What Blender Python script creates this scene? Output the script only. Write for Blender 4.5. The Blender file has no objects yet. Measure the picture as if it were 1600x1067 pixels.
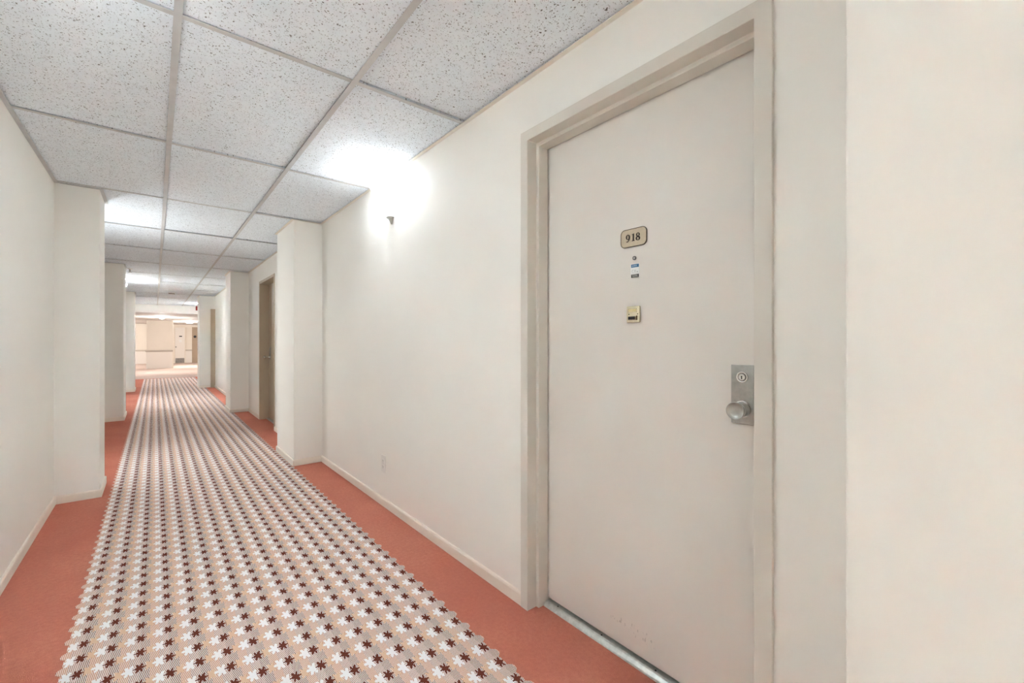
import bpy, bmesh, math, random
from mathutils import Vector

random.seed(7)
D = bpy.data
S = bpy.context.scene
COL = S.collection
R = math.radians
H_CAM = 1.126
ZC = 2.222            # underside of the ceiling grid

# ------------------------------------------------------------------ colour
def lin(c):
    c = c / 255.0
    return c / 12.92 if c <= 0.04045 else ((c + 0.055) / 1.055) ** 2.4
def rgb(r, g, b):
    return (lin(r), lin(g), lin(b), 1.0)

# ------------------------------------------------------------------ node expressions
class NT:
    def __init__(self, name):
        self.m = D.materials.new(name)
        self.m.use_nodes = True
        self.t = self.m.node_tree
        self.b = self.t.nodes['Principled BSDF']
        self.b.inputs['Specular IOR Level'].default_value = 0.3
    def node(self, kind, **kw):
        n = self.t.nodes.new(kind)
        for k, v in kw.items():
            setattr(n, k, v)
        return n
    def put(self, sock, v):
        if isinstance(v, V):
            self.t.links.new(v.s, sock)
        elif hasattr(v, 'is_linked') or isinstance(v, bpy.types.NodeSocket):
            self.t.links.new(v, sock)
        else:
            sock.default_value = v
    def math(self, op, *a):
        n = self.node('ShaderNodeMath', operation=op)
        for i, x in enumerate(a):
            self.put(n.inputs[i], x)
        return V(self, n.outputs[0])
    def mix(self, f, a, b):
        n = self.node('ShaderNodeMix', data_type='RGBA')
        self.put(n.inputs[0], f); self.put(n.inputs[6], a); self.put(n.inputs[7], b)
        return n.outputs[2]
    def pos(self):
        return self.node('ShaderNodeTexCoord').outputs['Object']
    def xyz(self, vec):
        n = self.node('ShaderNodeSeparateXYZ'); self.put(n.inputs[0], vec)
        return [V(self, o) for o in n.outputs]
    def noise(self, vec, scale, detail=3.0, rough=0.5):
        n = self.node('ShaderNodeTexNoise')
        self.put(n.inputs['Vector'], vec)
        n.inputs['Scale'].default_value = scale
        n.inputs['Detail'].default_value = detail
        n.inputs['Roughness'].default_value = rough
        return n
    def ramp(self, v, lo, hi):
        n = self.node('ShaderNodeMapRange'); n.clamp = True
        self.put(n.inputs[0], v); n.inputs[1].default_value = lo; n.inputs[2].default_value = hi
        return V(self, n.outputs[0])
    def bump(self, h, strength, dist=0.002):
        n = self.node('ShaderNodeBump')
        n.inputs['Strength'].default_value = strength
        n.inputs['Distance'].default_value = dist
        self.put(n.inputs['Height'], h)
        self.t.links.new(n.outputs[0], self.b.inputs['Normal'])
    def base(self, c): self.put(self.b.inputs['Base Color'], c)
    def rough(self, r): self.put(self.b.inputs['Roughness'], r)
class V:
    def __init__(self, nt, s): self.nt, self.s = nt, s
    def __add__(self, o): return self.nt.math('ADD', self, o)
    def __sub__(self, o): return self.nt.math('SUBTRACT', self, o)
    def __mul__(self, o): return self.nt.math('MULTIPLY', self, o)
    def __truediv__(self, o): return self.nt.math('DIVIDE', self, o)
    def floor(self): return self.nt.math('FLOOR', self)
    def round(self): return self.nt.math('ROUND', self)
    def abs(self): return self.nt.math('ABSOLUTE', self)
    def lt(self, o): return self.nt.math('LESS_THAN', self, o)
    def gt(self, o): return self.nt.math('GREATER_THAN', self, o)
    def fmod(self, o): return self.nt.math('FLOORED_MODULO', self, o)

def plain(name, col, rough=0.5, metal=0.0, mottle=0.0, scale=30.0, bump=0.0, bscale=250.0, spec=0.3):
    t = NT(name)
    p = t.pos()
    if mottle:
        n = t.noise(p, scale, 4.0)
        f = t.ramp(n.outputs['Fac'], 0.3, 0.7)
        a = tuple(c * (1 - mottle) for c in col[:3]) + (1,)
        b = tuple(min(1, c * (1 + mottle)) for c in col[:3]) + (1,)
        t.base(t.mix(f, a, b))
    else:
        t.base(col)
    if bump:
        n2 = t.noise(p, bscale, 3.0)
        t.bump(n2.outputs['Fac'], bump, 0.001)
    t.rough(rough)
    t.b.inputs['Metallic'].default_value = metal
    t.b.inputs['Specular IOR Level'].default_value = spec
    return t.m

def glow(name, col, strength):
    m = D.materials.new(name); m.use_nodes = True
    t = m.node_tree; t.nodes.clear()
    e = t.nodes.new('ShaderNodeEmission'); o = t.nodes.new('ShaderNodeOutputMaterial')
    e.inputs[0].default_value = col; e.inputs[1].default_value = strength
    t.links.new(e.outputs[0], o.inputs[0])
    return m

def carpet_border():
    t = NT('terracotta_pile')
    p = t.pos()
    big = t.ramp(t.noise(p, 2.2, 3.0).outputs['Fac'], 0.32, 0.68)
    mid = t.ramp(t.noise(p, 60.0, 4.0, 0.7).outputs['Fac'], 0.3, 0.7)
    fine = t.ramp(t.noise(p, 420.0, 2.0, 0.6).outputs['Fac'], 0.3, 0.7)
    c1 = t.mix(big, rgb(206, 130, 107), rgb(224, 152, 124))
    c2 = t.mix(mid * 0.65, c1, rgb(190, 112, 95))
    c3 = t.mix(fine * 0.5, c2, rgb(172, 96, 86))
    t.base(c3); t.rough(1.0)
    t.b.inputs['Specular IOR Level'].default_value = 0.05
    t.bump(fine + mid, 0.5, 0.003)
    return t.m

def lobby_carpet():
    t = NT('pinkish_tan_pile')
    p = t.pos()
    x, y, z = t.xyz(p)
    band = t.ramp(t.math('SINE', y * 6.0), -1, 1)
    fine = t.ramp(t.noise(p, 40.0, 3.0).outputs['Fac'], 0.3, 0.7)
    c = t.mix(band * 0.5, rgb(206, 188, 178), rgb(192, 170, 160))
    t.base(t.mix(fine * 0.4, c, rgb(180, 162, 152))); t.rough(1.0)
    return t.m

# star weave: rows of solid stars (brown, peach, white) alternating with rows of tweed stars
SX, SY, X0, Y0 = 0.027, 0.0479, -0.203, 1.58
def runner_weave():
    t = NT('star_weave')
    p = t.pos()
    x, y, z = t.xyz(p)
    px, py = SX / 12.0, SY / 14.0
    ix = ((x - X0) / px).floor(); iy = ((y - Y0) / py).floor()
    u = (ix + 0.5) * (1 / 12.0)
    v = (iy + 0.5) * (1 / 14.0)             # units of row pitch
    vr = v - (v * 0.5).round() * 2.0         # -1..1, solid row at 0, tweed row at +-1
    du_s = u - u.round()
    u2 = u - 0.5
    du_t = u2 - u2.round()
    dy_t = vr.abs() - 1.0
    def star(dx, dy, g):
        a = t.math('ARCTAN2', dy * 0.866, dx)
        r = t.math('SQRT', dx * dx + dy * dy * 0.75)
        return r / (t.math('COSINE', a * 6.0) * g + 1.0)
    def solid_star(k, reach, gain):
        d = u - float(k)
        d = d - (d * (1 / 3.0)).round() * 3.0
        return star(d * 0.80, vr * 1.06, gain).lt(reach)
    is_peach = solid_star(1, 0.42, 0.30)
    is_white = solid_star(2, 0.47, 0.30)
    is_brown = solid_star(0, 0.375, 0.42)
    kt = u2.round().fmod(3.0)
    white, brown, peach = rgb(248, 247, 248), rgb(104, 46, 34), rgb(230, 196, 168)
    grain = t.ramp(t.noise(p, 500.0, 2.0).outputs['Fac'], 0.3, 0.7)
    par = (ix + (iy / 3.0).floor()).fmod(2.0)
    ta = t.mix(par, rgb(114, 70, 56), rgb(246, 240, 234))
    tb = t.mix(par, rgb(200, 142, 116), rgb(244, 230, 220))
    tc = t.mix(par, rgb(164, 122, 108), rgb(250, 242, 238))
    ct = t.mix(kt.gt(0.5), ta, tb)
    ct = t.mix(kt.gt(1.5), ct, tc)
    c = t.mix(is_peach, ct, peach)
    c = t.mix(is_white, c, white)
    c = t.mix(is_brown, c, brown)
    c = t.mix(grain * 0.16, c, rgb(150, 110, 96))
    t.base(c); t.rough(1.0)
    t.b.inputs['Specular IOR Level'].default_value = 0.05
    t.bump(grain, 0.35, 0.002)
    return t.m

def ceiling_tile():
    t = NT('fissured_tile')
    p = t.pos()
    warp = t.noise(p, 70.0, 2.0)
    mv = t.node('ShaderNodeVectorMath', operation='MULTIPLY_ADD')
    t.put(mv.inputs[0], warp.outputs['Color']); mv.inputs[1].default_value = (0.020, 0.020, 0.0)
    t.put(mv.inputs[2], p)
    flat = t.node('ShaderNodeVectorMath', operation='MULTIPLY')
    t.put(flat.inputs[0], mv.outputs[0]); flat.inputs[1].default_value = (1, 1, 0)
    vo = t.node('ShaderNodeTexVoronoi'); vo.inputs['Scale'].default_value = 118.0
    t.put(vo.inputs['Vector'], flat.outputs[0])
    rnd = t.xyz(vo.outputs['Color'])[0]
    spots = V(t, vo.outputs['Distance']).lt(rnd * 0.31 - 0.002)
    vo2 = t.node('ShaderNodeTexVoronoi'); vo2.inputs['Scale'].default_value = 200.0
    t.put(vo2.inputs['Vector'], flat.outputs[0])
    rnd2 = t.xyz(vo2.outputs['Color'])[1]
    pins = V(t, vo2.outputs['Distance']).lt(rnd2 * 0.32 - 0.004)
    mott = t.ramp(t.noise(p, 25.0, 4.0).outputs['Fac'], 0.3, 0.7)
    white = t.mix(mott, rgb(232, 239, 246), rgb(238, 245, 251))
    c = t.mix(pins * 0.8, white, rgb(120, 118, 116))
    c = t.mix(spots * 0.9, c, rgb(96, 94, 92))
    t.base(c); t.rough(0.95)
    t.bump(t.math('MAXIMUM', spots, pins) * -1.0, 0.6, 0.002)
    return t.m

def door_paint():
    t = NT('beige_door_enamel')
    p = t.pos()
    x, y, z = t.xyz(p)
    mott = t.ramp(t.noise(p, 3.0, 3.0).outputs['Fac'], 0.3, 0.7)
    c = t.mix(mott, rgb(223, 218, 210), rgb(226, 221, 214))
    # black heel scuffs low on the door
    yy = (y - 0.90) / 0.11; zz = (z - 0.102 - (y - 0.90) * 0.05) / 0.022
    zone = (yy * yy + zz * zz).lt(1.0)
    mp = t.node('ShaderNodeMapping'); mp.inputs['Rotation'].default_value = (0.6, 0, 0); mp.inputs['Scale'].default_value = (1, 95, 28)
    t.put(mp.inputs[0], p)
    st = V(t, t.noise(mp.outputs[0], 1.6, 2.0).outputs['Fac']).gt(0.63)
    t.base(t.mix(zone * st * 0.35, c, rgb(110, 104, 98)))
    t.rough(0.5)
    t.bump(t.noise(p, 160.0, 3.0).outputs['Fac'], 0.06, 0.001)
    return t.m

M = dict(
    wall=plain('eggshell_wall_paint', rgb(240, 237, 230), 0.6, mottle=0.012, scale=1.6, bump=0.05, bscale=140),
    trim=plain('cream_trim_paint', rgb(237, 230, 218), 0.5, mottle=0.02, scale=9),
    frame=plain('beige_frame_enamel', rgb(216, 210, 200), 0.45, mottle=0.012, scale=6),
    door=door_paint(),
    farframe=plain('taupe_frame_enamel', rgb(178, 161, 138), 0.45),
    tile=ceiling_tile(),
    tee=plain('grey_white_tee_enamel', rgb(200, 200, 200), 0.5, mottle=0.05, scale=14),
    carpet=carpet_border(), runner=runner_weave(), lobby=lobby_carpet(),
    steel=plain('brushed_steel', rgb(176, 175, 170), 0.34, 1.0, mottle=0.10, scale=60),
    brightsteel=plain('polished_steel', rgb(214, 212, 208), 0.16, 1.0),
    alu=plain('worn_aluminium', rgb(206, 210, 206), 0.36, 0.85, mottle=0.16, scale=55, bump=0.1, bscale=90),
    brass=plain('pale_brass', rgb(224, 215, 188), 0.25, 0.85),
    bronze=plain('tan_bronze_plate', rgb(192, 176, 152), 0.42, 0.35, mottle=0.05, scale=80),
    dark=plain('dark_brown_ink', rgb(44, 32, 26), 0.6),
    black=plain('black_plastic', rgb(22, 22, 22), 0.35),
    hole=plain('dark_hole', rgb(12, 11, 10), 0.9),
    white=plain('white_plastic', rgb(232, 228, 222), 0.35),
    paper=plain('white_paper', rgb(240, 240, 238), 0.7),
    blue=plain('blue_print', rgb(70, 118, 158), 0.6), paleblue=plain('pale_blue_print', rgb(176, 200, 224), 0.6),
    greyprint=plain('charcoal_print', rgb(70, 68, 62), 0.6), palegrey=plain('pale_grey_print', rgb(186, 186, 184), 0.6),
    red=plain('red_plastic', rgb(150, 44, 34), 0.4),
    lobbywall=plain('cream_lobby_paint', rgb(236, 230, 219), 0.6, mottle=0.02, scale=2),
    wainscot=plain('white_wainscot_paint', rgb(238, 234, 228), 0.5),
    lobbyceil=plain('pale_grey_plaster', rgb(206, 202, 198), 0.8),
    kick=plain('scratched_kick_plate', rgb(150, 146, 142), 0.5, 0.6, mottle=0.3, scale=40),
    panel=plain('brown_lift_panel', rgb(176, 158, 138), 0.5),
    lens=glow('lit_ceiling_lens', (1.0, 0.98, 0.95, 1), 2.0),
)

# ------------------------------------------------------------------ mesh builder
class MB:
    def __init__(self): self.bm = bmesh.new()
    def box(self, x0, x1, y0, y1, z0, z1):
        vs = [self.bm.verts.new(p) for p in ((x0,y0,z0),(x1,y0,z0),(x1,y1,z0),(x0,y1,z0),(x0,y0,z1),(x1,y0,z1),(x1,y1,z1),(x0,y1,z1))]
        for f in ((3,2,1,0),(4,5,6,7),(0,1,5,4),(1,2,6,5),(2,3,7,6),(3,0,4,7)):
            self.bm.faces.new([vs[i] for i in f])
        return self
    def tilted(self, x0, x1, y0, y1, zs, t):
        vs = [self.bm.verts.new((x, y, z)) for (x, y), z in zip(((x0,y0),(x1,y0),(x1,y1),(x0,y1)), zs)]
        vs += [self.bm.verts.new((v.co.x, v.co.y, v.co.z + t)) for v in list(vs)]
        for f in ((3,2,1,0),(4,5,6,7),(0,1,5,4),(1,2,6,5),(2,3,7,6),(3,0,4,7)):
            self.bm.faces.new([vs[i] for i in f])
        return self
    def loops(self, rings, closed=True, cap=True):
        """quads between successive rings of equal length"""
        L = [[self.bm.verts.new(p) for p in r] for r in rings]
        n = len(L[0])
        for a, b in zip(L, L[1:]):
            for i in range(n if closed else n - 1):
                j = (i + 1) % n
                self.bm.faces.new((a[i], a[j], b[j], b[i]))
        if cap:
            self.bm.faces.new(list(reversed(L[0]))); self.bm.faces.new(L[-1])
        return self
    def prism(self, pts, f0, f1):
        """2-D outline, two functions placing it in space"""
        return self.loops([[f0(*p) for p in pts], [f1(*p) for p in pts]])
    def build(self, name, mat, parent=None, bevel=0.0, seg=2, smooth=False, at=None):
        bmesh.ops.recalc_face_normals(self.bm, faces=self.bm.faces[:])
        me = D.meshes.new(name)
        if at is not None:
            for v in self.bm.verts: v.co -= Vector(at)
        self.bm.to_mesh(me); self.bm.free()
        me.materials.append(mat)
        o = D.objects.new(name, me)
        COL.objects.link(o)
        if at is not None: o.location = at
        if smooth:
            for f in me.polygons: f.use_smooth = True
        if bevel:
            b = o.modifiers.new('bevel', 'BEVEL'); b.width = bevel; b.segments = seg; b.limit_method = 'ANGLE'; b.angle_limit = R(40)
            b.harden_normals = False
        if parent is not None:
            o.parent = parent
            o.matrix_parent_inverse.identity()
            if at is not None: o.location = Vector(at) - world(parent)
            else: o.location = -world(parent)
        return o
def world(o):
    p = Vector((0, 0, 0))
    while o is not None:
        p += o.location; o = o.parent
    return p
def tag(o, label=None, cat=None, group=None, kind=None):
    if label: o['label'] = label
    if cat: o['category'] = cat
    if group: o['group'] = group
    if kind: o['kind'] = kind
    return o
def struct(o, label=None):
    return tag(o, label, None, None, 'structure')
def empty(name, loc):
    o = D.objects.new(name, None); o.empty_display_size = 0.05
    o.location = loc; COL.objects.link(o)
    return o
def part(mb, name, mat, parent, label=None, **kw):
    o = mb.build(name, mat, parent, **kw)
    if label: o['label'] = label
    return o

def round_rect(w, h, r, n=6):
    pts = []
    for cx, cy, a0 in ((w/2-r, h/2-r, 0), (-w/2+r, h/2-r, 90), (-w/2+r, -h/2+r, 180), (w/2-r, -h/2+r, 270)):
        for i in range(n + 1):
            a = R(a0 + 90 * i / n)
            pts.append((cx + r * math.cos(a), cy + r * math.sin(a)))
    return pts
def circle(r, n=32):
    return [(r * math.cos(2*math.pi*i/n), r * math.sin(2*math.pi*i/n)) for i in range(n)]

# on a wall facing -X: u runs to the viewer's right (-Y), v up, d out of the wall (-X)
def on_wall(X, y, z):
    return lambda u, v, d: (X - d, y - u, z + v)
def face_prism(mb, P, pts, d0, d1):
    return mb.prism(pts, lambda u, v: P(u, v, d0), lambda u, v: P(u, v, d1))
def face_lathe(mb, P, prof, n=40, cap=True):
    """prof: (radius, d) pairs, lathed about the wall normal"""
    rings = []
    for r, d in prof:
        rings.append([P(max(r, 1e-5) * math.cos(2*math.pi*i/n), max(r, 1e-5) * math.sin(2*math.pi*i/n), d) for i in range(n)])
    return mb.loops(rings, cap=cap)
def z_lathe(mb, x, y, prof, n=32, cap=True):
    return mb.loops([[(x + max(r,1e-5)*math.cos(2*math.pi*i/n), y + max(r,1e-5)*math.sin(2*math.pi*i/n), z) for i in range(n)] for r, z in prof], cap=cap)

# ================================================================== THE SETTING
XR = 1.21; XL = -0.537          # corridor wall faces by the camera
YB, YE = -4.5, 16.9             # corridor ends
XR2, XR3, XR4 = 1.165, 1.135, 1.09
XL2, XL3 = -0.56, -0.53
ZW = ZC + 0.002

struct(MB().box(-0.75, 1.45, YB - 0.1, YE, -0.1, 0.0).build('floor', M['carpet']), 'terracotta carpet along both sides of the patterned corridor strip')
struct(MB().box(-5.0, 6.0, YE, 28.3, -0.1, 0.0).build('floor_lobby', M['lobby']), 'pinkish tan lobby carpet beyond the corridor')

# right wall
w = MB()
w.box(XR, XR+.14, 0.21, 0.428, 0, ZW).box(XR, XR+.14, 1.388, 4.27, 0, ZW).box(XR, XR+.14, 0.428, 1.388, 2.004, ZW)
struct(w.build('wall_right', M['wall']), 'cream right wall around door 918 and the lit wall sconce')
w = MB(); w.box(XR2, XR2+.16, 4.93, 6.125, 0, ZW).box(XR2, XR2+.16, 7.10, 8.07, 0, ZW).box(XR2, XR2+.16, 6.125, 7.10, 1.965, ZW)
struct(w.build('wall_right', M['wall']), 'cream right wall around the second door down the corridor')
struct(MB().box(XR3, XR3+.16, 8.62, 12.85, 0, ZW).build('wall_right', M['wall']), 'bright cream right wall between the second and third right pillars')
struct(MB().box(XR4, XR4+.16, 13.48, YE, 0, ZW).build('wall_right', M['wall']), 'cream right wall just before the lobby')
struct(MB().box(XR, XR+.14, YB, -0.44, 0, ZW).build('wall_right', M['wall']), 'cream right wall behind the nearest pillar')
# right pillars
for x0, x1, y0, y1, lab in (
    (0.966, XR+.14, -0.46, 0.22, 'cream pillar face nearest the viewer beside door 918'),
    (0.966, XR+.14, 4.262, 4.946, 'cream right pillar between the sconce wall and the second door'),
    (0.915, XR2+.16, 8.057, 8.64, 'cream right pillar just past the second door'),
    (0.83, XR3+.16, 12.84, 13.5, 'cream right pillar nearest the lobby, under the red alarm')):
    struct(MB().box(x0, x1, y0, y1, 0, ZW).build('pillar_right', M['wall'], bevel=0.004), lab)
# left wall and pillars
for x, y0, y1, lab in ((XL, YB, 4.32, 'long cream left wall closest to the viewer'), (XL2, 4.69, 8.255, 'cream left wall hidden behind the first left pillar'),
                       (XL3, 8.88, 12.78, 'cream left wall carrying the far left sconce'), (XL3, 13.38, YE, 'cream left wall just before the lobby')):
    struct(MB().box(x - 0.12, x, y0, y1, 0, ZW).build('wall_left', M['wall']), lab)
for x1, y0, y1, lab in ((-0.307, 4.31, 4.70, 'first and widest-looking cream left pillar'), (-0.343, 8.245, 8.89, 'second cream left pillar, in shade'), (-0.352, 12.77, 13.39, 'third cream left pillar nearest the lobby')):
    struct(MB().box(XL - 0.12, x1, y0, y1, 0, ZW).build('pillar_left', M['wall'], bevel=0.004), lab)
struct(MB().box(-0.75, 1.45, YB - 0.12, YB, 0, ZW).build('wall_rear', M['wall']), 'cream wall closing the corridor behind the viewer')

# baseboards
def sweep(line, prof, side, z_only=False):
    """line: XY points; prof: (out, z) closed outline; side=+1 room lies to the left of the direction of travel"""
    n = len(line); rings = []
    dirs = []
    for a, b in zip(line, line[1:]):
        d = Vector((b[0]-a[0], b[1]-a[1])); dirs.append(d.normalized())
    for i, p in enumerate(line):
        d0 = dirs[max(0, i-1)]; d1 = dirs[min(len(dirs)-1, i)]
        n0 = Vector((-d0.y, d0.x)) * side; n1 = Vector((-d1.y, d1.x)) * side
        m = (n0 + n1) / (1 + n0.dot(n1)) if n0.dot(n1) > -0.99 else n0
        rings.append([(p[0] + m.x*o, p[1] + m.y*o, z) for o, z in prof])
    return MB().loops(rings)
BASE = [(0.0, 0.0), (0.011, 0.0), (0.011, 0.047), (0.008, 0.055), (0.0, 0.057)]
rightA = [(XR, 1.393), (XR, 4.262), (0.966, 4.262), (0.966, 4.946), (XR2, 4.946), (XR2, 6.09)]
rightB = [(XR2, 7.135), (XR2, 8.057), (0.915, 8.057), (0.915, 8.64), (XR3, 8.64), (XR3, 12.84), (0.83, 12.84), (0.83, 13.5), (XR4, 13.5), (XR4, YE)]
rightC = [(XR, YB), (XR, -0.46), (0.966, -0.46), (0.966, 0.22), (XR, 0.22), (XR, 0.425)]
leftA = [(XL, YB), (XL, 4.31), (-0.307, 4.31), (-0.307, 4.70), (XL2, 4.70), (XL2, 8.245), (-0.343, 8.245), (-0.343, 8.89), (XL3, 8.89), (XL3, 12.77), (-0.352, 12.77), (-0.352, 13.39), (XL3, 13.39), (XL3, YE)]
for ln, sd, nm, lab in ((rightA, 1, 'baseboard_right', 'cream baseboard from door 918 round the pillar to the second door'), (rightB, 1, 'baseboard_right', 'cream baseboard past the second door'),
                        (rightC, 1, 'baseboard_right', 'cream baseboard on the near side of door 918'), (leftA, -1, 'baseboard_left', 'cream baseboard along the left wall and pillars')):
    struct(sweep(ln, BASE, sd).build(nm, M['trim'], bevel=0.0015), lab)

# ceiling tiles, grid and wall angles
gx = [-0.60, 0.060, 0.652, 1.32]
gy = [1.838 + 1.213 * k for k in range(-6, 13)]
gy = [y for y in gy if y < YE - 0.1] + [YE]
gy = [YB - 0.1] + gy
tl = MB()
for a, b in zip(gx, gx[1:]):
    for c, d in zip(gy, gy[1:]):
        lift = [ZC + 0.0045 + random.random() ** 2 * 0.009 for _ in range(4)]
        tl.tilted(a + .001, b - .0095, c + .001, d - .0095, lift, 0.014)
ceil = struct(tl.build('ceiling', M['tile']), 'suspended ceiling of speckled white fissured tiles')
g = MB()
for x in gx[1:3]:
    g.box(x - .012, x + .012, YB, YE, ZC - 0.0008, ZC + 0.0012)
    g.box(x - .002, x + .002, YB, YE, ZC + 0.0012, ZC + 0.02)
for y in gy[1:-1]:
    for a, b in ((gx[0], gx[1] - .012), (gx[1] + .012, gx[2] - .012), (gx[2] + .012, gx[3])):
        g.box(a, b, y - .012, y + .012, ZC, ZC + 0.0018)
part(g, 'ceiling_grid', M['tee'], ceil, 'grey white metal grid between the tiles')
struct(MB().box(-0.75, 1.45, YB - .1, YE, ZC + .09, ZC + .12).build('ceiling_slab', M['lobbyceil']))
ANG = [(0.0, ZC - 0.002), (0.020, ZC - 0.002), (0.020, ZC + 0.001), (0.0, ZC + 0.001)]
rightT = [(XR, 0.22), (XR, 4.262), (0.966, 4.262), (0.966, 4.946), (XR2, 4.946), (XR2, 8.057), (0.915, 8.057), (0.915, 8.64), (XR3, 8.64), (XR3, 12.84), (0.83, 12.84), (0.83, 13.5), (XR4, 13.5), (XR4, YE)]
struct(sweep(rightT, ANG, 1).build('trim_1', M['trim']), 'cream metal angle where the ceiling meets the right wall')
struct(sweep(leftA, ANG, -1).build('trim_2', M['tee']), 'grey metal angle where the ceiling meets the left wall')
struct(sweep([(XR, YB), (XR, -0.46), (0.966, -0.46), (0.966, 0.22), (XR, 0.22)], ANG, 1).build('trim_3', M['trim']))

# carpet runner, woven in one strip with a saw-toothed edge
def edge(y, left):
    v = (y - Y0) / SY
    k = abs(v - 2 * round(v / 2))            # 0 on a solid row, 1 on a tweed row
    s = 0.5 - 0.5 * math.cos(math.pi * k)
    fr = abs(v - round(v))
    notch = 0.010 * max(0, (fr - 0.25) / 0.25)
    if left: return -0.2460 - 0.013 * s + notch
    return 0.9470 + 0.0155 * s - notch
ys = []; y = YB + 0.01
while y < 16.78:
    ys.append(y); y += SY / 8
rings = []
for y in ys:
    l, r = edge(y, True), edge(y, False)
    rings.append([(l, y, 0.0), (r, y, 0.0), (r, y, 0.002), (l, y, 0.002)])
run = MB().loops(rings).build('carpet_runner', M['runner'])
tag(run, 'long woven carpet runner patterned with brown, peach and white stars', 'carpet runner')

# ------------------------------------------------------------------ door frames
def frame(X, y0, y1, zt, prof):
    """prof: (d outward from the opening, x) outline, mitred round jamb-head-jamb"""
    rings = []
    for side in range(4):
        ring = []
        for d, x in prof:
            yy = (y0 - d) if side in (0, 1) else (y1 + d)
            zz = 0.0 if side in (0, 3) else zt + d
            ring.append((x, yy, zz))
        rings.append(ring)
    return MB().loops(rings)
FX = 1.197
P1 = [(0.043, FX), (0.0, FX), (0.0, FX + .051), (-0.015, FX + .051), (-0.015, 1.302), (0.0, 1.302), (0.0, 1.352), (0.043, 1.352)]
struct(frame(FX, 0.466, 1.350, 1.963, P1).build('trim_4', M['frame'], bevel=0.002, seg=3), 'beige painted metal frame around door 918')

# ================================================================== DOOR 918
DX = 1.306
door = MB().box(DX, DX + .045, 0.470, 1.346, 0.024, 1.958).build('door_1', M['door'], bevel=0.002)
struct(door, 'large beige apartment door numbered 918 with a steel knob')
# number plate
PL = on_wall(DX, 0.905, 1.492)
pl = part(face_prism(MB(), PL, round_rect(0.106, 0.063, 0.017, 8), 0.0, 0.0035), 'number_plate', M['bronze'], door, 'tan metal number plate reading 918', bevel=0.0008)
o_, i_ = round_rect(0.1075, 0.0645, 0.0178, 8), round_rect(0.103, 0.060, 0.0155, 8)
rim = MB()
n = len(o_)
A = [rim.bm.verts.new(PL(u, v, 0.0006)) for u, v in o_]; B = [rim.bm.verts.new(PL(u, v, 0.0042)) for u, v in o_]
C = [rim.bm.verts.new(PL(u, v, 0.0042)) for u, v in i_]; E_ = [rim.bm.verts.new(PL(u, v, 0.0030)) for u, v in i_]
for i in range(n):
    j = (i + 1) % n
    for a, b in ((A, B), (B, C), (C, E_)):
        rim.bm.faces.new((a[i], a[j], b[j], b[i]))
part(rim, 'plate_rim', plain('darkened_bronze', rgb(84, 74, 58), 0.4, 0.5), pl, 'dark rim of the number plate')

def stroke_ring(mb, P, cu, cv, ru, rv, tu, tv, d0, d1, a0=0, a1=360, k=28):
    """closed or open band whose thickness swings between tu (sides) and tv (top, bottom)"""
    q = []
    closed = (a1 - a0) >= 360
    m = k if closed else k + 1
    for i in range(m):
        a = R(a0 + (a1 - a0) * i / k)
        t = tu * abs(math.cos(a)) ** 1.2 + tv * (1 - abs(math.cos(a)) ** 1.2)
        c, s = math.cos(a), math.sin(a)
        ou, ov = cu + ru * c, cv + rv * s
        iu, iv = cu + (ru - t) * c, cv + (rv - t) * s
        q.append([P(ou, ov, d0), P(iu, iv, d0), P(iu, iv, d1), P(ou, ov, d1)])
    if closed: q.append(q[0]); mb.loops(q, cap=False); bmesh.ops.remove_doubles(mb.bm, verts=mb.bm.verts[:], dist=1e-6)
    else: mb.loops(q)
    return mb
def stroke_path(mb, P, pts, d0, d1):
    """pts: (u, v, half-width)"""
    q = []
    for i, (u, v, hw) in enumerate(pts):
        a = pts[max(0, i-1)]; b = pts[min(len(pts)-1, i+1)]
        d = Vector((b[0]-a[0], b[1]-a[1])).normalized(); nn = Vector((-d.y, d.x))
        q.append([P(u + nn.x*hw, v + nn.y*hw, d0), P(u - nn.x*hw, v - nn.y*hw, d0), P(u - nn.x*hw, v - nn.y*hw, d1), P(u + nn.x*hw, v + nn.y*hw, d1)])
    return mb.loops(q)
d0, d1 = 0.0030, 0.0046
nine = MB()
stroke_ring(nine, PL, -0.0225, 0.0045, 0.0084, 0.0092, 0.0050, 0.0019, d0, d1)
tail = []
for i in range(13):
    f = i / 12
    a = R(5 - 78 * f)
    tail.append((-0.0300 + 0.0138 * math.cos(a), 0.0035 + 0.0170 * math.sin(a), 0.0025 * (1 - f) + 0.0009 * f))
stroke_path(nine, PL, tail, d0, d1)
face_prism(nine, PL, [(-0.0268 + a, -0.0118 + b) for a, b in circle(0.0017, 14)], d0, d1)
part(nine, 'digit', M['dark'], pl)
one = MB()
face_prism(one, PL, [(-0.0026, -0.0105), (0.0027, -0.0105), (0.0027, 0.0136), (0.0012, 0.0136), (-0.0056, 0.0108), (-0.0056, 0.0096), (-0.0022, 0.0100)], d0, d1)
face_prism(one, PL, [(-0.0062, -0.0125), (0.0064, -0.0125), (0.0064, -0.0112), (0.0030, -0.0100), (-0.0028, -0.0100), (-0.0062, -0.0112)], d0, d1)
part(one, 'digit', M['dark'], pl)
eight = MB()
stroke_ring(eight, PL, 0.0190, 0.0072, 0.0073, 0.0068, 0.0043, 0.0017, d0, d1)
stroke_ring(eight, PL, 0.0190, -0.0056, 0.0089, 0.0078, 0.0050, 0.0018, d0, d1)
stroke_path(eight, PL, [(0.0140, 0.0044, 0.0014), (0.0175, 0.0010, 0.0022), (0.0215, -0.0012, 0.0022), (0.0250, -0.0040, 0.0014)], d0, d1)
part(eight, 'digit', M['dark'], pl)
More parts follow.
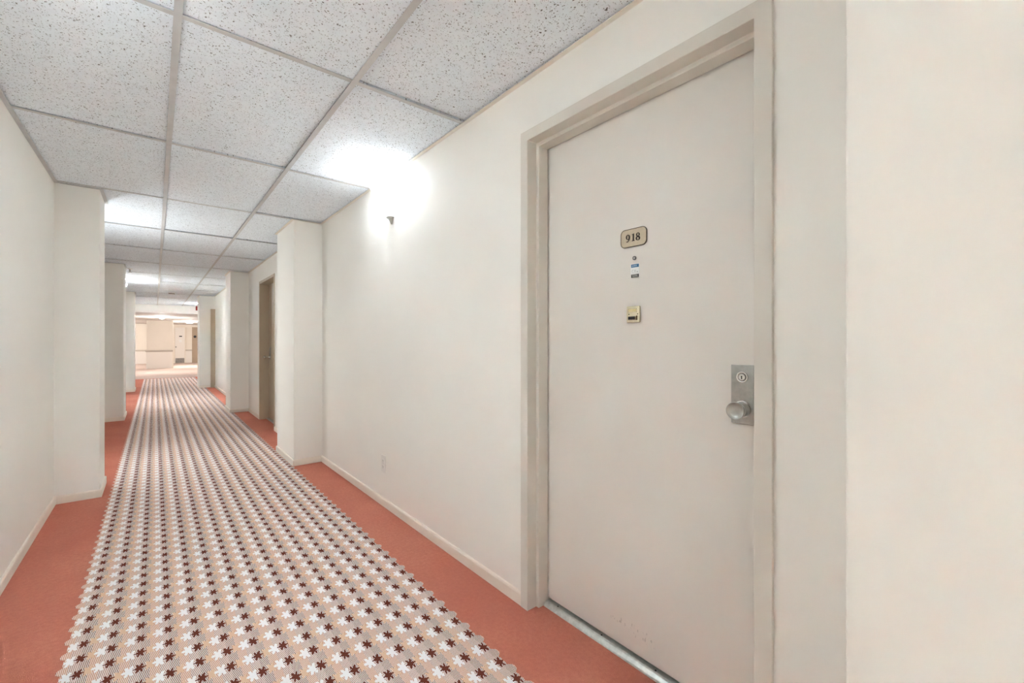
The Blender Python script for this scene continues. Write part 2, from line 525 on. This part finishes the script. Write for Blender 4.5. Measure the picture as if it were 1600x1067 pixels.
# peephole
PP = on_wall(DX, 0.902, 1.419)
pe = part(face_lathe(MB(), PP, [(0.0072, 0), (0.0072, 0.003), (0.0064, 0.0042), (0.0050, 0.0042), (0.0044, 0.0030)], 28), 'peephole', plain('tarnished_steel', rgb(120, 116, 114), 0.35, 0.8), door, 'small steel peephole ring', smooth=False)
part(face_lathe(MB(), PP, [(0.0043, 0.003), (0.0036, 0.0042), (0.0018, 0.0050), (0, 0.0052)], 24), 'lens', plain('peephole_glass', rgb(206, 204, 198), 0.1), pe, smooth=True)
# sticker
PS = on_wall(DX, 0.9005, 1.3745)
st = part(face_prism(MB(), PS, [(-.0178, -.0245), (.0178, -.0245), (.0178, .0245), (-.0178, .0245)], 0.0, 0.0005), 'sticker', M['paper'], door, 'small white sticker with a blue top band and charcoal bottom band')
def rect(u0, u1, v0, v1): return [(u0, v0), (u1, v0), (u1, v1), (u0, v1)]
part(face_prism(MB(), PS, rect(-.0160, .0160, .0120, .0230), .0003, .0007), 'blue_band', M['blue'], st)
part(face_prism(MB(), PS, rect(-.0160, .0160, -.0238, -.0125), .0003, .0007), 'charcoal_band', M['greyprint'], st)
tx = MB()
for k, wdt in enumerate((.0030, .0022, .0030, .0024, .0030)):
    face_prism(tx, PS, rect(-.0125 + k * .0042, -.0125 + k * .0042 + wdt, .0155, .0198), .0005, .0009)
part(tx, 'print', M['paleblue'], st)
tx = MB()
for k in range(3): face_prism(tx, PS, rect(-.0120 + .001*k, .0100 + .001*k, -.0160 - .0026*k, -.0149 - .0026*k), .0005, .0009)
part(tx, 'print', M['palegrey'], st)
tx = MB()
stroke_ring(tx, PS, -.0085, -.0015, .0040, .0055, .0012, .0010, .0003, .0008, 50, 310, 16)
face_prism(tx, PS, rect(-.0020, -.0008, -.0068, .0040), .0003, .0008)
face_prism(tx, PS, rect(.0022, .0034, -.0068, .0040), .0003, .0008)
face_prism(tx, PS, rect(.0075, .0125, -.0060, -.0028), .0003, .0008)
part(tx, 'print', M['palegrey'], st)
# brass door bell
PB = on_wall(DX, 0.9035, 1.2205)
be = part(face_prism(MB(), PB, round_rect(0.053, 0.058, 0.003, 4), 0.0, 0.0085), 'doorbell', M['brass'], door, 'square brass doorbell with a black push bar', bevel=0.0015, seg=3)
sl = MB()
for r_ in (rect(-.0190, .0150, .0185, .0198), rect(-.0190, .0150, .0075, .0088), rect(-.0190, -.0178, .0075, .0198), rect(.0138, .0150, .0075, .0198)):
    face_prism(sl, PB, r_, 0.0080, 0.0098)
part(sl, 'card_slot', M['brass'], be)
part(face_prism(MB(), PB, rect(-.0182, .0142, .0083, .0190), .0080, .0088), 'name_card', plain('yellowed_card', rgb(214, 198, 150), 0.6), be, 'yellowed blank name card')
for u in (-.0165, .0190):
    part(face_lathe(MB(), on_wall(DX, 0.9035 - u, 1.2205 + 0.0005), [(0.0018, .0080), (0.0018, .0092), (0.0008, .0094)], 16), 'screw', M['hole'], be, 'dark screw hole')
part(face_prism(MB(), PB, rect(-.0185, .0125, -.0200, -.0065), .0080, .0115), 'button_frame', M['brass'], be, bevel=0.0008)
part(face_prism(MB(), PB, rect(-.0172, .0108, -.0188, -.0077), .0100, .0135), 'push_bar', M['black'], be, 'black push bar', bevel=0.001)
part(face_prism(MB(), PB, rect(.0135, .0180, -.0205, -.0050), .0080, .0092), 'side_slot', plain('dark_amber', rgb(70, 46, 18), 0.4), be, 'dark amber slot')
# lock plate and knob
LY = 0.5365
LP = on_wall(DX, LY, 0.973)
lp = part(face_prism(MB(), LP, rect(-.0315, .0305, -.085, .085), 0.0, 0.0065), 'lock_plate', M['steel'], door, 'tall brushed steel lock plate', bevel=0.0012)
CY = on_wall(DX, LY, 1.023)
part(face_lathe(MB(), CY, [(0.0160, .006), (0.0160, .0105), (0.0148, .0112), (0.0098, .0085), (0.0096, .0075)], 40), 'cylinder_collar', M['brightsteel'], lp, smooth=True)
part(face_lathe(MB(), CY, [(0.0094, .007), (0.0094, .0108), (0.0086, .0114), (0.0, .0114)], 36), 'lock_cylinder', M['brightsteel'], lp)
kh = MB()
face_prism(kh, CY, [(a, b + .0018) for a, b in circle(.0018, 16)], .0105, .0118)
face_prism(kh, CY, [(-.0009, .001), (-.0014, -.0058), (.0014, -.0058), (.0009, .001)], .0105, .0118)
part(kh, 'keyhole', M['hole'], lp, 'black keyhole')
KN = on_wall(DX, LY - 0.0005, 0.931)
kn = part(face_lathe(MB(), KN, [(0.0225, .006), (0.0225, .0085), (0.0215, .0095), (0.0140, .011), (0.0132, .020), (0.0150, .027), (0.0195, .035), (0.0232, .043), (0.0247, .050), (0.0249, .054), (0.0243, .0565),
      (0.0232, .0572), (0.0222, .0566), (0.0200, .0545), (0.0160, .0525), (0.0100, .0512), (0.0050, .0508), (0, .0507)], 56), 'door_knob', M['steel'], door, 'round dished steel door knob', smooth=True)
part(face_lathe(MB(), KN, [(0.0250, .006), (0.0250, .0085), (0.0240, .0095), (0.0225, .0096)], 48), 'rose', M['brightsteel'], kn)

# threshold
th = empty('door_threshold', (1.30, 0.908, 0.0))
tag(th, 'worn aluminium threshold strip under the numbered door', 'threshold')
prof = [(1.276, 0.0), (1.279, 0.006), (1.288, 0.0155), (1.294, 0.018), (1.348, 0.018), (1.348, 0.0)]
part(MB().loops([[(x, 0.4815, z) for x, z in prof], [(x, 1.3345, z) for x, z in prof]]), 'saddle', M['alu'], th)
for yy in (0.60, 0.815, 1.043, 1.272):
    part(z_lathe(MB(), 1.299, yy, [(0.0032, .0175), (0.0032, .0186), (0.0012, .0187)], 16), 'screw', M['hole'], th, 'dark screw in the threshold')

# ================================================================== OUTLET
OY, OZ = 2.842, 0.288
ou = empty('wall_outlet', (XR, OY, OZ))
tag(ou, 'white duplex wall outlet low under the lit sconce', 'outlet')
PO = on_wall(XR, OY, OZ)
part(face_prism(MB(), PO, round_rect(0.071, 0.116, 0.004, 4), 0.0, 0.006), 'cover_plate', M['white'], ou, bevel=0.0015)
for v in (0.0195, -0.0195):
    s = part(face_prism(MB(), on_wall(XR, OY, OZ + v), round_rect(0.033, 0.028, 0.010, 6), 0.005, 0.0075), 'socket', M['white'], ou, bevel=0.0005)
    hl = MB()
    Q = on_wall(XR, OY, OZ + v)
    face_prism(hl, Q, rect(-.0068, -.0048, -.001, .008), .0070, .0078); face_prism(hl, Q, rect(.0048, .0068, -.001, .007), .0070, .0078)
    face_prism(hl, Q, [(a, b - .0075) for a, b in circle(.0024, 12)], .0070, .0078)
    part(hl, 'slot', M['hole'], s, 'dark socket slots')
part(face_lathe(MB(), PO, [(0.003, .0055), (0.003, .0068), (0.001, .007)], 14), 'screw', M['steel'], ou)

# ================================================================== WALL SCONCES
def sconce(X, y, sgn, label, power, z0=1.945, hgt=0.215, rt=0.155, bulb=1.0, lit=1.0):
    """half-bowl uplight; sgn=+1 on the right wall (bowl points to -X), -1 on the left wall"""
    r = empty('wall_sconce', (X, y, z0))
    tag(r, label, 'wall sconce', 'half-bowl glass wall sconces')
    nA = 28 if y == 2.715 else 14
    def ring(rad, z):
        pts = [(X - sgn * max(rad, .002) * math.sin(math.pi * i / nA), y + max(rad, .002) * math.cos(math.pi * i / nA), z) for i in range(nA + 1)]
        return pts
    outer = [(0.030, 0.0), (0.040, 0.010), (0.058, 0.035), (0.080, 0.075), (0.104, 0.118), (0.128, 0.163), (rt, hgt)]
    inner = [(a - 0.004, b + 0.003) for a, b in reversed(outer)]
    mb = MB()
    rings = [ring(a, z0 + b) for a, b in outer] + [ring(a, z0 + b - (0.003 if k == 0 else 0)) for k, (a, b) in enumerate(inner)]
    mb.loops(rings, closed=False, cap=False)
    bot = [v for v in mb.bm.verts if abs(v.co.z - (z0 + 0.003)) < 1e-6]
    part(mb, 'glass_shade', glow('lit_frosted_glass', (0.90, 0.965, 1.0, 1), 1.3 * lit * power / PW), r, 'glowing frosted glass shade', smooth=True)
    b = MB()
    q = [[(X - sgn * rad * math.sin(math.pi * i / 20), y + rad * math.cos(math.pi * i / 20), z) for i in range(21)] for rad, z in ((0.036, z0 - .006), (0.038, z0 - .003), (0.036, z0 + .002))]
    b.loops(q)
    part(b, 'gallery', M['steel'], r, 'steel plate holding the shade')
    w_ = MB()
    w_.loops([[(X - sgn * d, y + u, z) for d, u, z in ((0, -.016, z0 - .006), (.030, -.010, z0 - .006), (.030, .010, z0 - .006), (0, .016, z0 - .006))],
              [(X - sgn * d, y + u, z) for d, u, z in ((0, -.012, z0 - .020), (.020, -.007, z0 - .020), (.020, .007, z0 - .020), (0, .012, z0 - .020))],
              [(X - sgn * d, y + u, z) for d, u, z in ((0, -.005, z0 - .046), (.006, -.003, z0 - .046), (.006, .003, z0 - .046), (0, .005, z0 - .046))]])
    part(w_, 'bracket', M['steel'], r, 'tapered steel bracket', bevel=0.001)
    L = D.lights.new('sconce_bulb', 'SPOT'); L.energy = power * bulb; L.shadow_soft_size = 0.035; L.spot_size = R(128); L.spot_blend = 1.0; L.color = (0.895, 0.96, 1.0)
    lo = D.objects.new('sconce_bulb', L); COL.objects.link(lo)
    lo.parent = r; lo.location = (-sgn * 0.075, 0, 0.125); lo.rotation_euler = (0, math.pi - sgn * R(28), 0)
    return r
PW = 21.0
sconce(XR, 2.715, 1, 'lit half-bowl glass sconce on the right wall before the white pillar', PW * 0.58)
sconce(XL2, 5.15, -1, 'added fill sconce on the left wall, unseen behind the first left pillar', PW * 0.75, z0=1.05, bulb=0.05, lit=2.2)  # lamp added out of sight to brighten the dim second bay
sconce(XL3, 10.3, -1, 'lit glass sconce on the left wall between the second and third left pillars', PW * 2.0, z0=1.92)
sconce(XR4, 15.55, 1, 'lit glass sconce on the far right wall below the red alarm', PW * 0.9, z0=1.87)
sconce(XL, 1.4, -1, 'added fill sconce, out of view on the left wall opposite the numbered door', PW * 0.28, z0=1.7)  # extra lamp outside the frame, added to even the light around the door
sconce(XL, -3.2, -1, 'added fill sconce, unseen on the left wall behind the viewer', PW * 0.25, z0=1.7)  # fill lamp added behind the camera
sconce(XR, -2.5, 1, 'added fill sconce, unseen on the right wall behind the viewer', PW * 1.9, z0=1.7)  # another added lamp behind the camera, lifts the near corridor

# ================================================================== SECOND DOOR (far right recess)
F2 = XR2 - 0.008
P2 = [(0.035, F2), (0.0, F2), (0.0, 1.292), (0.0, 1.31), (0.035, 1.31)]
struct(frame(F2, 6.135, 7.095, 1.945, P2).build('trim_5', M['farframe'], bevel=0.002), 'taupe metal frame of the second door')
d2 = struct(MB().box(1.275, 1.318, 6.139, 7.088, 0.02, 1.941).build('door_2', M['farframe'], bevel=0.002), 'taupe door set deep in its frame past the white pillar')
Q2 = on_wall(1.275, 6.985, 0.945)
lp2 = part(face_prism(MB(), Q2, rect(-.03, .03, -.08, .09), 0, .006), 'lock_plate', M['steel'], d2, 'steel lock plate', bevel=.001)
K2 = on_wall(1.275, 6.985, 0.895)
part(face_lathe(MB(), K2, [(0.022, .005), (0.022, .009), (0.012, .011), (0.011, .045), (0.018, .055), (0.0245, .066), (0.0245, .082), (0.0225, .086), (0, .084)], 32), 'door_knob', M['brightsteel'], d2, 'polished steel knob', smooth=True)
t2 = MB().box(1.245, 1.31, 6.136, 7.094, 0.0, 0.014).build('door_threshold', M['alu'], bevel=.003)
tag(t2, 'short bright threshold strip under the second door', 'threshold')
# boxed chase beside the far right pillar
struct(MB().box(1.045, XR3 + .02, 12.72, 12.84, 0, 1.905).build('trim_6', M['farframe'], bevel=.002), 'tan boxed-in casing against the far right pillar')

# ================================================================== SMALL CEILING AND WALL DEVICES
def detector(x, y, z, r, name, label, cat):
    e = empty(name, (x, y, z)); tag(e, label, cat)
    part(z_lathe(MB(), x, y, [(r, z), (r, z - .012), (r * .92, z - .018)], 32), 'base', M['white'], e)
    part(z_lathe(MB(), x, y, [(r * .85, z - .018), (r * .80, z - .034), (r * .45, z - .042), (0, z - .043)], 32), 'cap', M['white'], e, smooth=True)
    part(z_lathe(MB(), x, y, [(r * .90, z - .016), (r * .89, z - .030)], 32), 'vent_band', M['black'], e, 'dark sensing slot')
    return e
detector(0.292, 12.45, ZC - .001, 0.062, 'smoke_detector', 'round white smoke detector on the ceiling before the lobby', 'smoke detector')
sp = empty('ceiling_sprinkler', (-0.292, 8.72, ZC)); tag(sp, 'small pale sprinkler head hanging by the second left pillar', 'sprinkler')
part(z_lathe(MB(), -0.292, 8.72, [(0.034, ZC), (0.034, ZC - .004), (0.016, ZC - .010)], 24), 'escutcheon', M['white'], sp)
part(z_lathe(MB(), -0.292, 8.72, [(0.010, ZC - .010), (0.008, ZC - .040), (0.006, ZC - .055)], 16), 'nozzle', M['steel'], sp)
part(z_lathe(MB(), -0.292, 8.72, [(0.022, ZC - .055), (0.022, ZC - .058)], 24), 'deflector', M['steel'], sp)
al = empty('wall_mounted_fire_alarm', (XR4, 15.1, 2.02)); tag(al, 'red fire alarm horn high on the far right wall', 'fire alarm')
part(MB().box(XR4 - .05, XR4, 15.03, 15.17, 1.99, 2.12), 'backbox', M['red'], al, bevel=.004)
part(face_lathe(MB(), on_wall(XR4, 15.1, 2.055), [(0.035, .05), (0.040, .09), (0.062, .17), (0.066, .20), (0.058, .20), (0.03, .12)], 28), 'horn', M['red'], al, 'red flared horn', smooth=True)

# ================================================================== LOBBY
ZL = 1.985
struct(MB().box(-5, 6, YE, YE + .12, ZL, ZC + .12).build('trim_7', M['wainscot']), 'white bulkhead where the corridor ceiling drops to the lobby')
struct(MB().box(-5, 6, YE + .12, 28.3, ZL, ZL + .1).build('ceiling_lobby', M['lobbyceil']), 'lower pale grey lobby ceiling')
struct(MB().box(-5, 6, 28.2, 28.32, 0, ZL + .02).build('wall_back', M['lobbywall']), 'cream end wall of the lobby')
struct(MB().box(-5.1, -5, YE, 28.3, 0, ZL + .1).build('wall_left_lobby', M['lobbywall']))
struct(MB().box(6, 6.1, YE, 28.3, 0, ZL + .1).build('wall_right_lobby', M['lobbywall']))
struct(MB().box(-5, XL3, YE + .01, YE + .11, 0, ZL).build('wall_front_lobby', M['lobbywall']))
struct(MB().box(XR4, 6, YE + .01, YE + .11, 0, ZL).build('wall_front_lobby', M['lobbywall']))
pil = struct(MB().box(-0.262, 0.600, 23.1, 24.6, 0, ZL).build('pillar_lobby', M['lobbywall'], bevel=.01), 'wide cream pillar standing in the lobby')
part(MB().box(-0.275, 0.560, 23.085, 23.102, 0.0, 0.68), 'wainscot', M['wainscot'], pil, 'white panelled lower half', bevel=.004)
part(MB().box(-0.30, 0.585, 23.06, 23.102, 0.685, 0.755), 'chair_rail', plain('grey_chair_rail', rgb(190, 182, 172), .5), pil, 'grey chair rail', bevel=.012)
struct(MB().box(-5, 0.73, 28.165, 28.205, 0.625, 0.695).build('trim_8', plain('taupe_chair_rail', rgb(196, 188, 178), .5), bevel=.01), 'taupe chair rail on the lobby end wall, left of the white door')
struct(MB().box(1.20, 1.50, 28.165, 28.205, 0.625, 0.695).build('trim_9', plain('taupe_chair_rail', rgb(196, 188, 178), .5), bevel=.01), 'taupe chair rail between the white lobby door and brown panel')
struct(MB().box(-5, 0.73, 28.18, 28.202, 0.0, 0.62).build('trim_10', M['wainscot']), 'white wainscot on the lobby end wall')
struct(MB().box(1.20, 1.50, 28.18, 28.202, 0.0, 0.62).build('trim_11', M['wainscot']), 'white wainscot strip right of the lobby door')
struct(MB().box(0.735, 0.80, 28.15, 28.2, 0, 1.88).box(1.195, 1.225, 28.15, 28.2, 0, 1.88).box(0.80, 1.195, 28.15, 28.2, 1.825, 1.88).build('trim_12', M['trim']), 'cream frame of the white lobby door')
d3 = struct(MB().box(0.805, 1.192, 28.165, 28.2, 0.01, 1.823).build('door_3', M['wainscot']), 'white lobby door with a grey kick plate at the far end')
part(MB().box(0.82, 1.18, 28.158, 28.166, 0.015, 0.25), 'kick_plate', M['kick'], d3, 'grey metal kick plate')
part(MB().box(0.965, 1.085, 28.155, 28.166, 1.35, 1.40), 'sign', M['black'], d3, 'small dark door sign')
part(MB().box(0.96, 1.08, 28.160, 28.166, 1.07, 1.20), 'notice', M['paper'], d3, 'white paper notice')
part(MB().loops([[(0.835 + r*math.cos(2*math.pi*i/20), yq, 0.83 + r*math.sin(2*math.pi*i/20)) for i in range(20)] for r, yq in ((.02, 28.166), (.015, 28.14), (.032, 28.115), (.028, 28.095))]), 'door_knob', M['steel'], d3, 'steel knob', smooth=True)
d4 = struct(MB().box(1.502, 1.80, 28.16, 28.2, 0.0, 1.86).build('door_4', M['panel'], bevel=.004), 'brown lift door panel at the far right of the lobby')
struct(MB().box(1.49, 1.95, 28.12, 28.2, 1.86, 1.91).build('trim_13', M['trim']), 'cream head trim over the brown lift panel')
cp = MB().loops([[(1.624 + r*math.cos(2*math.pi*i/24), yq, 1.362 + r*math.sin(2*math.pi*i/24)) for i in range(24)] for r, yq in ((.062, 28.161), (.062, 28.14), (.05, 28.132))]).build('call_plate', M['black'])
tag(cp, 'round black call plate mounted on the brown panel in the lobby', 'call plate')

def downlight(x, y, r, power, label):
    e = empty('ceiling_light', (x, y, ZL)); tag(e, label, 'ceiling light')
    part(z_lathe(MB(), x, y, [(r, ZL), (r, ZL - .018), (r * .86, ZL - .022)], 32), 'trim_ring', M['palegrey'], e)
    part(z_lathe(MB(), x, y, [(r * .84, ZL - .020), (r * .7, ZL - .050), (r * .3, ZL - .064), (0, ZL - .066)], 32), 'lens', M['lens'], e, 'glowing lens', smooth=True)
    L = D.lights.new('lobby_bulb', 'POINT'); L.energy = power; L.shadow_soft_size = 0.12; L.color = (1, .97, .93)
    lo = D.objects.new('lobby_bulb', L); COL.objects.link(lo); lo.parent = e; lo.location = (0, 0, -0.20)
    return e
downlight(0.196, 20.0, 0.085, 5, 'small lit ceiling light in front of the lobby pillar')
downlight(1.19, 23.9, 0.16, 6, 'lit round ceiling light before the white lobby door')
downlight(-1.9, 25.2, 0.16, 6, 'lit round ceiling light left of the lobby pillar')

# ================================================================== CAMERA AND VIEW
cam = D.cameras.new('camera'); cam.sensor_width = 36.0; cam.lens = 676 / 1600 * 36
cam.shift_y = -0.5 / 1600
cam.clip_start = 0.01; cam.clip_end = 100
co = D.objects.new('camera', cam); COL.objects.link(co)
co.location = (0, 0, H_CAM)
co.rotation_euler = (R(90), 0, -math.atan(558 / 676))
S.camera = co
wd = D.worlds.new('world'); S.world = wd; wd.use_nodes = True
wd.node_tree.nodes['Background'].inputs[0].default_value = (0.02, 0.02, 0.02, 1)
S.view_settings.view_transform = 'Standard'
S.view_settings.look = 'None'
S.view_settings.gamma = 1.0
S.view_settings.use_curve_mapping = False
S.view_settings.exposure = 4.58
S.cycles.use_denoising = True
S.cycles.denoising_prefilter = 'NONE'
S.cycles.adaptive_threshold = 0.02
S.cycles.max_bounces = 8
S.cycles.diffuse_bounces = 7
S.cycles.caustics_reflective = False
S.cycles.caustics_refractive = False
S.cycles.sample_clamp_indirect = 8.0
